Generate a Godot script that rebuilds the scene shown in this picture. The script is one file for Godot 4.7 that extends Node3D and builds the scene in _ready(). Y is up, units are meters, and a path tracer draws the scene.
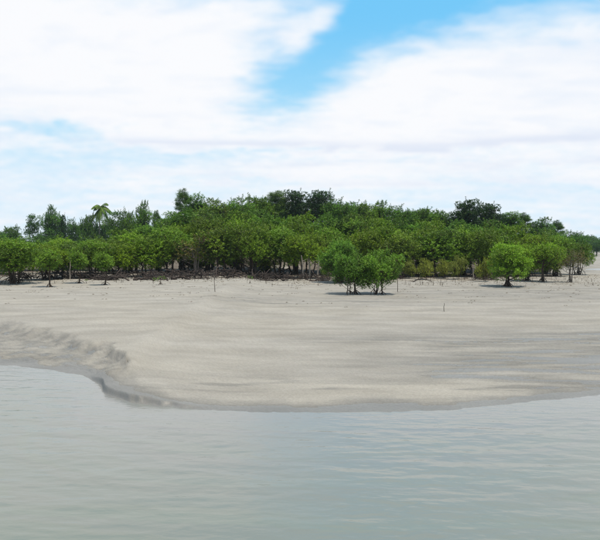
extends Node3D
# A mangrove islet on a tidal sand flat, seen from a boat just off the shore.

var rng := RandomNumberGenerator.new()
var n_coarse := FastNoiseLite.new()
var n_mid := FastNoiseLite.new()
var n_fine := FastNoiseLite.new()
var shore_points := [
	[-1500.0, 700.0], [-200.0, 78.0], [-60.0, 32.0], [-22.0, 19.0], [-11.0, 17.2], [-7.6, 16.5], [-5.9, 15.7], [-4.9, 14.9],
	[-4.35, 14.1], [-4.0, 13.3], [-3.3, 12.55], [-2.2, 12.0], [0.0, 11.75], [2.8, 11.95], [4.2, 12.45], [6.0, 13.1],
	[10.0, 14.3], [20.0, 17.0], [60.0, 30.0], [200.0, 80.0], [1500.0, 700.0]]
var M := {}

class Buf:
	var v := PackedVector3Array()
	var n := PackedVector3Array()
	var c := PackedColorArray()
	var i := PackedInt32Array()
	func vert(p: Vector3, nn: Vector3, cc: Color) -> int:
		v.append(p); n.append(nn); c.append(cc)
		return v.size() - 1
	func tri(a: int, b: int, d: int) -> void:
		i.append(a); i.append(b); i.append(d)
	func mesh() -> ArrayMesh:
		var a := []
		a.resize(Mesh.ARRAY_MAX)
		a[Mesh.ARRAY_VERTEX] = v; a[Mesh.ARRAY_NORMAL] = n; a[Mesh.ARRAY_COLOR] = c; a[Mesh.ARRAY_INDEX] = i
		var m := ArrayMesh.new()
		m.add_surface_from_arrays(Mesh.PRIMITIVE_TRIANGLES, a)
		return m

func _ready() -> void:
	rng.seed = 7
	set_view()
	set_sky()
	set_sun()
	make_materials()
	make_ground()
	make_sea()
	make_prototypes()
	place_trees()
	place_shore_things()
	make_ground_cover()

func set_view() -> void:
	var cam := Camera3D.new()
	cam.name = "camera"
	cam.fov = 45.0
	cam.near = 0.1
	cam.far = 6000.0
	add_child(cam)
	cam.position = Vector3(0, 3.0, 0)
	cam.rotation_degrees = Vector3(-2.02, 0, 0)
	cam.current = true

func sstep(a: float, b: float, x: float) -> float:
	var t := clampf((x - a) / (b - a), 0.0, 1.0)
	return t * t * (3.0 - 2.0 * t)

func set_sky() -> void:
	var w := 2048
	var h := 1024
	var im := Image.create(w, h, false, Image.FORMAT_RGBF)
	var na := FastNoiseLite.new()
	na.seed = 11; na.frequency = 1.0; na.fractal_octaves = 5; na.noise_type = FastNoiseLite.TYPE_SIMPLEX_SMOOTH; na.fractal_gain = 0.5
	var nb := FastNoiseLite.new()
	nb.seed = 23; nb.frequency = 1.0; nb.fractal_octaves = 4; nb.noise_type = FastNoiseLite.TYPE_SIMPLEX_SMOOTH
	# openings of blue and veils in the cloud deck: azimuth, elevation, half widths in degrees, tilt, weight
	var holes := [
		[7.5, 21.8, 10.0, 4.6, -0.20, -1.12], [1.8, 16.0, 7.6, 3.5, 0.30, -0.85], [-0.4, 13.4, 4.8, 2.6, 0.25, -0.62], [-5.0, 8.1, 12.0, 0.35, 0.0, -0.34], [9.0, 7.7, 12.0, 0.3, 0.01, -0.28], [0.0, 5.4, 14.0, 0.35, 0.0, -0.26], [-18.0, 4.4, 10.0, 0.4, 0.0, -0.28], [17.0, 4.6, 10.0, 0.35, 0.0, -0.22],
		[-22.0, 9.3, 8.0, 0.9, -0.06, -0.6], [-15.0, 7.3, 10.0, 0.8, 0.02, -0.45], [-24.0, 6.2, 9.0, 0.8, 0.0, -0.4],
		[-12.0, 21.0, 9.5, 1.8, 0.1, -0.38], [18.0, 21.2, 8.0, 2.4, 0.0, -0.5], [24.0, 19.6, 6.0, 3.0, 0.0, -0.45],
		[1.6, 18.3, 2.4, 1.7, 0.7, 0.62],
		[12.0, 13.0, 10.0, 3.2, 0.05, 0.4], [-12.0, 14.5, 12.0, 4.0, 0.0, 0.4], [-46.0, 30.0, 12.0, 7.0, 0.2, -1.1], [48.0, 34.0, 14.0, 8.0, -0.2, -1.1], [2.0, 47.0, 16.0, 8.0, 0.1, -1.0]]
	# thin grey streaks under the deck
	var streaks := [[-5.0, 9.0, 10.0, 0.26, 0.0, 0.42], [6.0, 8.6, 8.0, 0.3, -0.01, 0.38], [19.0, 8.7, 9.0, 0.5, 0.01, 0.5], [22.0, 6.9, 10.0, 0.35, 0.0, 0.3], [2.0, 7.2, 8.0, 0.3, 0.02, 0.28], [-8.0, 6.2, 9.0, 0.25, 0.0, 0.2], [10.0, 5.6, 12.0, 0.3, 0.0, 0.16], [-20.0, 11.2, 8.0, 0.3, 0.01, 0.12]]
	for y in h:
		if y > h / 2 + 2:
			break
		var el := 90.0 - (y + 0.5) / h * 180.0
		el = maxf(el, 0.0)
		var se := sin(deg_to_rad(el))
		var ce := cos(deg_to_rad(el))
		var t := clampf(el / 20.0, 0.0, 1.0)
		var blue := Color(0.62, 0.78, 0.90).lerp(Color(0.36, 0.67, 0.88), sstep(0.1, 0.55, t)).lerp(Color(0.165, 0.53, 0.86), sstep(0.45, 1.0, t)).lerp(Color(0.06, 0.27, 0.66), sstep(22.0, 80.0, el))
		for x in w:
			var az := (x + 0.5) / w * 360.0   # column 0 looks along -z
			if az > 180.0: az -= 360.0
			var ar := deg_to_rad(az)
			var dx := sin(ar) * ce
			var dz := cos(ar) * ce
			var inv := 1.0 / (se + 0.16)
			var px := dx * inv
			var pz := dz * inv
			var f := na.get_noise_3d(px * 0.85, pz * 1.1, 3.0)
			var g := nb.get_noise_3d(px * 2.6 + f * 0.8, pz * 5.0, 9.0)
			var cov := 0.56 + f * 0.62 + g * 0.13
			var grey := 0.0
			if el < 62.0 and az > -75.0 and az < 75.0:
				cov = lerpf(cov, 0.95 + f * 0.22 + g * 0.10, 1.0 - sstep(24.0, 40.0, absf(az)) * 1.0) if el < 26.0 else cov
				var wx := az + f * 4.0 + g * 2.0
				var wy := el + g * 1.3 + f * 0.9
				for o in holes:
					var ax: float = (wx - o[0]) / o[2]
					var ay: float = (wy - o[1] - o[4] * (wx - o[0])) / o[3]
					var q := ax * ax + ay * ay
					if q < 6.0:
						cov += o[5] * exp(-q)
				for o in streaks:
					var ax: float = (wx - o[0]) / o[2]
					var ay: float = (el + g * 0.35 - o[1] - o[4] * (az - o[0])) / o[3]
					var q := ax * ax + ay * ay
					if q < 6.0:
						grey += o[5] * exp(-q)
			var low := 1.0 - sstep(2.0, 9.0, el)
			cov = lerpf(cov, 0.34 + g * 0.6 + f * 0.15, low * 0.85)
			var k := sstep(-0.05, 1.0, cov + 0.22 * nb.get_noise_3d(px * 9.0 + f, pz * 13.0, 5.0))
			var white := Color(0.875, 0.885, 0.91).lerp(Color(0.74, 0.80, 0.89), clampf(0.25 - f * 0.9 + g * 1.0 + nb.get_noise_3d(px * 6.0 + g, pz * 9.0, 2.0) * 0.5, 0.0, 1.0) * 0.7)
			var c := blue.lerp(white, k)
			c = c.lerp(Color(0.66, 0.72, 0.84), clampf(grey * 1.35 * (1.0 + g * 1.5), 0.0, 0.7))
			im.set_pixel(x, y, c)
	var below := Color(0.55, 0.6, 0.6)
	im.fill_rect(Rect2i(0, h / 2 + 2, w, h / 2 - 2), below)
	var sm := PanoramaSkyMaterial.new()
	sm.panorama = ImageTexture.create_from_image(im)
	var sky := Sky.new()
	sky.sky_material = sm
	var e := Environment.new()
	e.background_mode = Environment.BG_SKY
	e.sky = sky
	e.background_energy_multiplier = 1.0
	e.tonemap_mode = Environment.TONE_MAPPER_LINEAR
	e.tonemap_exposure = 1.1
	e.fog_enabled = true
	e.fog_density = 0.0002
	e.fog_light_color = Color(0.80, 0.89, 0.97)
	e.sdfgi_enabled = true
	e.ssao_enabled = true
	e.ssil_enabled = true
	var we := WorldEnvironment.new()
	we.name = "world_environment"
	we.environment = e
	add_child(we)

func set_sun() -> void:
	var sun := DirectionalLight3D.new()
	sun.name = "sun"
	sun.light_energy = 1.5
	sun.light_color = Color(1.0, 0.955, 0.88)
	sun.light_angular_distance = 0.5
	sun.shadow_enabled = true
	add_child(sun)
	sun.look_at_from_position(Vector3.ZERO, Vector3(-0.25, -0.93, -0.20), Vector3.UP)

func noise_texture(seed_: int, freq: float, octaves: int, lo: Color, hi: Color, size := 512, normal := false) -> NoiseTexture2D:
	var nz := FastNoiseLite.new()
	nz.seed = seed_; nz.frequency = freq; nz.fractal_octaves = octaves; nz.noise_type = FastNoiseLite.TYPE_SIMPLEX_SMOOTH
	var t := NoiseTexture2D.new()
	t.width = size; t.height = size; t.seamless = true; t.noise = nz; t.generate_mipmaps = false
	if normal:
		t.as_normal_map = true
		t.bump_strength = 4.0
	else:
		var g := Gradient.new()
		g.set_color(0, lo); g.set_color(1, hi)
		t.color_ramp = g
	return t

func make_materials() -> void:
	n_coarse.seed = 3; n_coarse.frequency = 1.0; n_coarse.fractal_octaves = 3
	n_mid.seed = 5; n_mid.frequency = 1.0; n_mid.fractal_octaves = 4
	n_fine.seed = 9; n_fine.frequency = 1.0; n_fine.fractal_octaves = 2
	var grain := noise_texture(31, 0.06, 4, Color(0.90, 0.895, 0.89), Color(1, 1, 1))
	var blotch := noise_texture(32, 0.012, 5, Color(0.86, 0.857, 0.85), Color(1, 1, 1))
	var relief := noise_texture(33, 0.03, 5, Color(0, 0, 0), Color(1, 1, 1))
	for wet in [false, true]:
		var m := StandardMaterial3D.new()
		m.resource_name = "wet sand" if wet else "dry sand"
		m.vertex_color_use_as_albedo = true
		m.albedo_texture = grain
		m.uv1_triplanar = true
		m.uv1_world_triplanar = true
		m.uv1_scale = Vector3(0.55, 0.55, 0.55)
		m.detail_enabled = true
		m.detail_albedo = blotch
		m.detail_blend_mode = BaseMaterial3D.BLEND_MODE_MUL
		m.detail_uv_layer = BaseMaterial3D.DETAIL_UV_2
		m.uv2_triplanar = true
		m.uv2_world_triplanar = true
		m.uv2_scale = Vector3(0.047, 0.047, 0.113)
		m.heightmap_enabled = true
		m.heightmap_texture = relief
		m.heightmap_scale = 0.5 if wet else 0.9
		m.roughness = 0.5 if wet else 0.95
		m.metallic_specular = 0.45 if wet else 0.25
		M["wet_sand" if wet else "dry_sand"] = m
	var wtr := StandardMaterial3D.new()
	wtr.resource_name = "silty water"
	wtr.vertex_color_use_as_albedo = true
	wtr.roughness = 0.16
	wtr.metallic_specular = 0.4
	wtr.uv1_triplanar = true
	wtr.uv1_world_triplanar = true
	wtr.uv1_scale = Vector3(0.22, 0.22, 0.5)
	wtr.heightmap_enabled = true
	wtr.heightmap_texture = noise_texture(41, 0.02, 4, Color(0, 0, 0), Color(1, 1, 1))
	wtr.heightmap_scale = 0.45
	M["water"] = wtr
	var tints := {
		"lime": Color(1.25, 1.25, 0.52), "mid": Color(1.02, 1.06, 0.66), "olive": Color(1.12, 1.0, 0.74), "deep": Color(0.84, 0.95, 0.62),
		"dark": Color(0.30, 0.40, 0.33), "needle_haze": Color(0.66, 0.82, 0.66), "grey": Color(1.0, 0.92, 0.85)}  # bluish grey-green tint has distance haze put into it, mostly on far broadleaf trees
	for k in tints:
		var m := StandardMaterial3D.new()
		m.resource_name = k + " leaves"
		m.vertex_color_use_as_albedo = true
		var t: Color = tints[k]
		m.albedo_color = Color(minf(t.r * 0.8, 1.0), minf(t.g * 0.8, 1.0), minf(t.b * 0.8, 1.0)).linear_to_srgb()
		m.roughness = 0.5
		m.metallic_specular = 0.35
		m.backlight_enabled = true
		m.backlight = Color(0.75, 0.8, 0.35)
		m.cull_mode = BaseMaterial3D.CULL_DISABLED
		M[k] = m
	var barks := {"bark": Color(0.10, 0.075, 0.058), "pale_bark": Color(0.42, 0.38, 0.33), "grey_bark": Color(0.22, 0.19, 0.165), "driftwood": Color(0.085, 0.07, 0.064), "mud": Color(0.17, 0.158, 0.14)}
	var btex := noise_texture(51, 0.05, 4, Color(0.62, 0.6, 0.58), Color(1, 1, 1))
	for k in barks:
		var m := StandardMaterial3D.new()
		m.resource_name = k
		m.albedo_color = (barks[k] as Color).linear_to_srgb()
		m.albedo_texture = btex
		m.uv1_triplanar = true
		m.uv1_scale = Vector3(2.2, 0.7, 2.2)
		m.heightmap_enabled = true
		m.heightmap_texture = btex
		m.heightmap_scale = 2.5
		m.roughness = 0.9
		m.metallic_specular = 0.25
		M[k] = m

# ---------------------------------------------------------------- ground and sea
func shore(x: float) -> float:
	var k := 1
	while k < shore_points.size() - 3 and shore_points[k + 1][0] < x:
		k += 1
	var p0 = shore_points[k - 1]; var p1 = shore_points[k]; var p2 = shore_points[k + 1]; var p3 = shore_points[k + 2]
	var span: float = p2[0] - p1[0]
	var t := clampf((x - p1[0]) / span, 0.0, 1.0)
	var m1: float = (p2[1] - p0[1]) / (p2[0] - p0[0]) * span
	var m2: float = (p3[1] - p1[1]) / (p3[0] - p1[0]) * span
	var t2 := t * t
	var t3 := t2 * t
	var wob := 0.11 * n_mid.get_noise_1d(x * 0.8) + 0.035 * n_fine.get_noise_1d(x * 3.0 + 5.0)
	return wob + (2.0 * t3 - 3.0 * t2 + 1.0) * p1[1] + (t3 - 2.0 * t2 + t) * m1 + (-2.0 * t3 + 3.0 * t2) * p2[1] + (t3 - t2) * m2

func bank_reach(x: float) -> float:
	return clampf(2.0 + (-4.3 - x) * 0.75, 1.2, 9.0)

func land_height(x: float, d: float) -> float:
	var s := d - shore(x)
	var a := n_mid.get_noise_2d(x * 0.9, d * 0.9)
	if s < 0.0:
		return maxf(-1.2, 0.075 * s) + 0.008 * a
	var h := 0.045 * (1.0 - exp(-s / 1.1)) + 0.50 * (1.0 - exp(-s / 24.0))
	h += 0.035 * n_coarse.get_noise_2d(x * 0.12, d * 0.20) * sstep(0.5, 6.0, s)
	# small cut edge where the current eats the point
	var cut := sstep(-5.0, -4.3, x) * (1.0 - sstep(-3.4, -1.2, x))
	if cut > 0.0:
		var e := 0.04 + 0.06 * n_mid.get_noise_2d(x * 2.2, 4.0)
		h += 0.13 * cut * (0.85 + 0.2 * n_mid.get_noise_2d(x * 1.3, 8.0)) * sstep(e, e + 0.13, s)
	# higher sandbank above the muddy slope
	var lw := 1.0 - sstep(-5.0, -3.2, x)
	if lw > 0.0 and s < 60.0:
		var r := bank_reach(x) + 0.9 * n_mid.get_noise_2d(x * 0.5, d * 0.3)
		h += 0.24 * lw * sstep(r * 0.64, r * 0.98, s + 0.45 * n_mid.get_noise_2d(x * 0.9, d * 0.9))
		var rough := (1.0 - sstep(r * 0.7, r * 1.1, s)) * sstep(0.1, 0.6, s)
		h += lw * rough * (0.05 * n_mid.get_noise_2d(x * 1.1, d * 1.3) + 0.035 * maxf(0.0, n_fine.get_noise_2d(x * 3.2, d * 3.2)) + 0.02 * n_fine.get_noise_2d(x * 7.0, d * 7.0))
	# shallow run-off channels and ripples of the flat
	if s < 45.0:
		var q := n_mid.get_noise_2d(x * 0.22 + 9.0, d * 0.75)
		h += (0.009 * q - 0.008 * exp(-q * q * 120.0) * sstep(-0.2, 0.3, n_coarse.get_noise_2d(x * 0.07 + 50.0, d * 0.1))) * sstep(0.6, 3.0, s)
		h += 0.004 * n_fine.get_noise_2d(x * 1.2, d * 4.2) * sstep(-0.1, 0.4, n_coarse.get_noise_2d(x * 0.1 + 70.0, d * 0.12)) * sstep(0.2, 1.0, s)
	# rise of the islet behind the mangroves
	var u := x / maxf(d, 1.0)
	var ridge := sstep(-0.27, -0.10, u) * (1.0 - sstep(0.26, 0.44, u))
	h += 3.2 * ridge * sstep(60.0, 92.0, d) * (1.0 - sstep(150.0, 260.0, d))
	# tidal pool beyond the last trees
	var pq := pow((x - 43.0) / 9.0, 2.0) + pow((d - 84.0) / 12.0, 2.0)
	h -= 0.75 * exp(-pq)
	return h

func wetness(x: float, d: float, s: float) -> float:
	var w := 0.0
	w += 1.2 * (1.0 - sstep(0.1, 1.15 + 0.8 * n_mid.get_noise_2d(x * 0.5, 2.0) + 0.25 * n_mid.get_noise_2d(x * 1.4, d * 3.0), s))
	var st := n_mid.get_noise_2d(x * 0.11 + 3.0, d * 0.62)
	var st2 := n_mid.get_noise_2d(x * 0.28 - 7.0, d * 1.7)
	var much := sstep(-0.15, 0.35, n_coarse.get_noise_2d(x * 0.05 + 20.0, d * 0.07))
	w += (0.12 + 0.42 * much) * sstep(0.02, 0.42, st) + (0.05 + 0.22 * much) * sstep(0.05, 0.45, st2)
	for o in [[4.3, 15.9, 3.2, 1.6, 0.8], [8.2, 16.6, 3.0, 1.6, 0.75], [6.0, 19.5, 5.0, 2.2, 0.45], [3.4, 14.65, 2.2, 0.16, 0.45], [-2.2, 13.4, 1.8, 0.14, 0.4], [8.0, 21.0, 5.0, 3.2, 0.40], [14.0, 37.0, 10.0, 6.0, 0.42], [2.5, 20.0, 3.0, 0.7, 0.32], [-1.0, 14.2, 2.6, 0.22, 0.5], [5.0, 13.9, 4.0, 0.25, 0.4], [0.0, 33.0, 9.0, 3.0, 0.2], [42.0, 82.0, 14.0, 14.0, 0.7]]:
		var ax: float = (x - o[0]) / o[2]
		var ay: float = (d + st2 * 1.2 - o[1]) / o[3]
		var q := ax * ax + ay * ay
		if q < 7.0:
			w += o[4] * exp(-q) * (1.0 + 1.2 * st2)
	var lw := 1.0 - sstep(-5.0, -3.0, x)
	if lw > 0.0:
		var r := bank_reach(x) + 0.9 * n_mid.get_noise_2d(x * 0.5, d * 0.3)
		w += lw * (1.0 - sstep(r * 0.75, r * 1.02, s + 0.7 * n_mid.get_noise_2d(x * 0.9, d * 0.9) + 0.2 * n_fine.get_noise_2d(x * 4.0, d * 4.0))) * (0.72 + 0.9 * n_mid.get_noise_2d(x * 1.2, d * 1.5))
		w -= 0.5 * lw * sstep(r * 0.9, r * 1.4, s)
	return w

func make_ground() -> void:
	var rows := PackedFloat32Array()
	var s := -9.0
	while s < 1600.0:
		rows.append(s)
		if s < -1.0: s += 0.5
		elif s < -0.2: s += 0.1
		elif s < 1.6: s += 0.035
		elif s < 5.0: s += 0.07
		elif s < 14.0: s += 0.12
		elif s < 46.0: s += 0.22
		elif s < 100.0: s += 1.5
		elif s < 260.0: s += 12.0
		else: s += 120.0
	var cols := 560
	var nr := rows.size()
	var v := PackedVector3Array()
	var c := PackedColorArray()
	var wet := PackedFloat32Array()
	v.resize(nr * (cols + 1)); c.resize(nr * (cols + 1)); wet.resize(nr * (cols + 1))
	var dry := Color(0.328, 0.315, 0.282)
	var dry2 := Color(0.318, 0.308, 0.282)
	var damp := Color(0.212, 0.210, 0.198)
	var soak := Color(0.18, 0.178, 0.17)
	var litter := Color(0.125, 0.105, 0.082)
	for j in nr:
		s = rows[j]
		var half := 13.0 + maxf(s, 0.0) * 0.78 + pow(maxf(s - 60.0, 0.0), 1.25) * 0.5
		for i in cols + 1:
			var t := (float(i) / cols) * 2.0 - 1.0
			var x := t * half
			var d := shore(x) + s
			var k := j * (cols + 1) + i
			v[k] = Vector3(x, land_height(x, d), -d)
			var w := wetness(x, d, s)
			wet[k] = w
			var tone := n_coarse.get_noise_2d(x * 0.09, d * 0.22)
			var col := dry.lerp(dry2, clampf(0.5 + tone * 1.4, 0.0, 1.0))
			col = col.lerp(damp, clampf(w, 0.0, 1.0))
			col = col.lerp(soak, clampf((w - 0.9) * 1.3, 0.0, 0.8))
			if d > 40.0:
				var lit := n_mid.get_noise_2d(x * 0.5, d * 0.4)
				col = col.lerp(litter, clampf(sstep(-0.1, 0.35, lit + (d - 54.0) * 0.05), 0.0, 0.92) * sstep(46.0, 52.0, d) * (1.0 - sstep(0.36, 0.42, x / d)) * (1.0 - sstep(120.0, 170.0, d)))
			var sp := n_fine.get_noise_2d(x * 9.0, d * 9.0)
			col = col * (1.0 + 0.10 * sp)
			col.a = 1.0
			c[k] = col
	var idx_dry := PackedInt32Array()
	var idx_wet := PackedInt32Array()
	for j in nr - 1:
		for i in cols:
			var a := j * (cols + 1) + i
			var b := a + 1
			var e := a + cols + 1
			var f := e + 1
			if wet[a] + wet[b] + wet[e] + wet[f] > 4.3:
				idx_wet.append_array([a, e, b, b, e, f])
			else:
				idx_dry.append_array([a, e, b, b, e, f])
	var nn := PackedVector3Array()
	nn.resize(v.size())
	for j in nr:
		for i in cols + 1:
			var k := j * (cols + 1) + i
			var l := v[k - 1] if i > 0 else v[k]
			var r := v[k + 1] if i < cols else v[k]
			var u := v[k - cols - 1] if j > 0 else v[k]
			var o := v[k + cols + 1] if j < nr - 1 else v[k]
			var q := (r - l).cross(o - u)
			nn[k] = q.normalized() if q.y > 0.0 else -q.normalized()
	var m := ArrayMesh.new()
	for pair in [[idx_dry, "dry_sand"], [idx_wet, "wet_sand"]]:
		var arr := []
		arr.resize(Mesh.ARRAY_MAX)
		arr[Mesh.ARRAY_VERTEX] = v; arr[Mesh.ARRAY_NORMAL] = nn; arr[Mesh.ARRAY_COLOR] = c; arr[Mesh.ARRAY_INDEX] = pair[0]
		m.add_surface_from_arrays(Mesh.PRIMITIVE_TRIANGLES, arr)
		m.surface_set_material(m.get_surface_count() - 1, M[pair[1]])
	var o2 := MeshInstance3D.new()
	o2.name = "sand_flat"
	o2.mesh = m
	o2.set_meta("kind", "structure")
	o2.set_meta("label", "pale grey tidal sand flat rising from the water to the trees")
	add_child(o2)

func make_sea() -> void:
	var rows := PackedFloat32Array([-1500.0, -400.0, -100.0, -30.0, -10.0, 0.0, 2.5, 4.0])
	var d := 4.5
	while d < 19.0:
		rows.append(d)
		d += 0.035 + (d - 4.5) * 0.003
	rows.append_array([22.0, 28.0, 40.0, 60.0, 90.0, 130.0, 300.0, 900.0])
	var cols := 360
	var b := Buf.new()
	for r in rows:
		var near := r > 4.0 and r < 19.5
		var half := 3.0 + maxf(r, 0.0) * 0.62 if near else 700.0
		for i in cols + 1:
			var t := float(i) / cols * 2.0 - 1.0
			var x := t * half
			if near and (i == 0 or i == cols):
				x = signf(t) * 700.0
			var y := 0.0
			if near:
				var wv := n_coarse.get_noise_2d(x * 0.55 + r * 0.25, r * 1.7)
				var wf := n_fine.get_noise_2d(x * 1.6 - r * 0.5 + wv, r * 5.0)
				var edge := sstep(0.0, 2.0, shore(x) - r)
				y = (0.013 * wv + 0.004 * wf) * (0.15 + 0.85 * edge)
			var tone := n_coarse.get_noise_2d(x * 0.10 + 40.0, r * 0.35)
			var shallow := 1.0 - sstep(0.0, 5.5, shore(x) - r + tone * 2.0)
			var col := Color(0.138, 0.158, 0.138).lerp(Color(0.160, 0.170, 0.155), clampf(0.5 + tone * 1.2, 0.0, 1.0) * 0.6).lerp(Color(0.180, 0.180, 0.176), shallow * 0.7)
			b.vert(Vector3(x, y, -r), Vector3.UP, col)
	for j in rows.size() - 1:
		for i in cols:
			var a := j * (cols + 1) + i
			b.tri(a, a + cols + 1, a + 1)
			b.tri(a + 1, a + cols + 1, a + cols + 2)
	for j in rows.size():
		for i in cols + 1:
			var k := j * (cols + 1) + i
			var l := b.v[k - 1] if i > 0 else b.v[k]
			var r := b.v[k + 1] if i < cols else b.v[k]
			var u := b.v[k - cols - 1] if j > 0 else b.v[k]
			var o := b.v[k + cols + 1] if j < rows.size() - 1 else b.v[k]
			var q := (r - l).cross(o - u)
			b.n[k] = q.normalized() if q.y > 0.0 else -q.normalized()
	var m := MeshInstance3D.new()
	m.name = "sea"
	m.mesh = b.mesh()
	m.mesh.surface_set_material(0, M["water"])
	m.set_meta("kind", "structure")
	m.set_meta("label", "calm silty grey green water lapping at the sand flat")
	add_child(m)

# ---------------------------------------------------------------- plant building
func part(called: String, mesh: Mesh, mat: Material, parent: Node) -> MeshInstance3D:
	var o := MeshInstance3D.new()
	o.name = called
	o.mesh = mesh
	for k in mesh.get_surface_count():
		o.set_surface_override_material(k, mat)
	parent.add_child(o, true)
	return o

func tube(b: Buf, pts: PackedVector3Array, r0: float, r1: float, sides := 6, taper := 1.0) -> void:
	var first := b.v.size()
	var np := pts.size()
	var white := Color(1, 1, 1)
	for k in np:
		var t := float(k) / (np - 1)
		var dir := (pts[mini(k + 1, np - 1)] - pts[maxi(k - 1, 0)]).normalized()
		var a := dir.cross(Vector3.RIGHT if absf(dir.x) < 0.8 else Vector3.FORWARD).normalized()
		var e := dir.cross(a)
		var r := lerpf(r0, r1, pow(t, taper))
		for q in sides:
			var ang := TAU * q / sides
			var nn := a * cos(ang) + e * sin(ang)
			b.vert(pts[k] + nn * r, nn, white)
	for k in np - 1:
		for q in sides:
			var q2 := (q + 1) % sides
			var i0 := first + k * sides + q
			var i1 := first + k * sides + q2
			var i2 := i0 + sides
			var i3 := i1 + sides
			b.tri(i0, i2, i1); b.tri(i1, i2, i3)
	var cap := b.vert(pts[np - 1], (pts[np - 1] - pts[np - 2]).normalized(), white)
	for q in sides:
		b.tri(first + (np - 1) * sides + q, cap, first + (np - 1) * sides + (q + 1) % sides)

func bent(from: Vector3, to: Vector3, sag: Vector3, n := 6, jig := 0.0) -> PackedVector3Array:
	var p := PackedVector3Array()
	for k in n + 1:
		var t := float(k) / n
		var j := Vector3(rng.randf_range(-1, 1), rng.randf_range(-1, 1), rng.randf_range(-1, 1)) * jig if k > 0 and k < n else Vector3.ZERO
		p.append(from.lerp(to, t) + sag * (4.0 * t * (1.0 - t)) + j)
	return p

func leaf(b: Buf, p: Vector3, dir: Vector3, up: Vector3, ln: float, wd: float, col: Color) -> void:
	var side := dir.cross(up)
	if side.length_squared() < 0.0001:
		side = Vector3.RIGHT
	side = side.normalized()
	var nn := side.cross(dir).normalized()
	var mid := p + dir * ln * 0.45 - nn * ln * 0.03
	var i0 := b.vert(p, nn, col)
	var i1 := b.vert(mid + side * wd * 0.5 + nn * wd * 0.16, nn, col)
	var i2 := b.vert(mid - side * wd * 0.5 + nn * wd * 0.16, nn, col)
	var i3 := b.vert(p + dir * ln - nn * ln * 0.12, nn, col)
	b.tri(i0, i3, i1); b.tri(i0, i2, i3)

func rdir() -> Vector3:
	var z := rng.randf_range(-1, 1)
	var a := rng.randf() * TAU
	var r := sqrt(1.0 - z * z)
	return Vector3(r * cos(a), z, r * sin(a))

func leaf_color(p: Dictionary, lobe_tone: float) -> Color:
	var base: Color = p.leaf * 2.0
	base = Color(base.r * 1.02, base.g * 1.14, base.b * 0.8)
	var k := lobe_tone * rng.randf_range(0.82, 1.18)
	var c := Color(base.r * k, base.g * k, base.b * k)
	var u := rng.randf()
	if u < 0.16:
		c = Color(c.r * 1.22, c.g * 1.08, c.b * 0.85)
	elif u < 0.26:
		c = Color(c.r * 0.75, c.g * 0.85, c.b * 1.0)
	elif u < 0.275:
		c = Color(0.16, 0.11, 0.04)
	return c

func spray(b: Buf, wood: Buf, at: Vector3, dir: Vector3, p: Dictionary, tone: float) -> void:
	var n: int = p.get("per", 7)
	var ln: float = p.ll * 0.86
	var wd: float = p.lw * 0.86
	var tw: float = p.get("twig", 0.22)
	for k in n:
		var t := (k + 0.5) / n
		var out := dir.cross(rdir()).normalized()
		var pos := at + dir * tw * t + Vector3(0, -0.06 * t * tw, 0)
		var ld := (dir * 0.55 + out * 0.9 + Vector3(0, p.get("droop", -0.1), 0)).normalized()
		var up := (Vector3.UP * 0.75 + rdir() * 0.65).normalized()
		leaf(b, pos, ld, up, ln * rng.randf_range(0.7, 1.2), wd * rng.randf_range(0.75, 1.2), leaf_color(p, tone))

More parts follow.
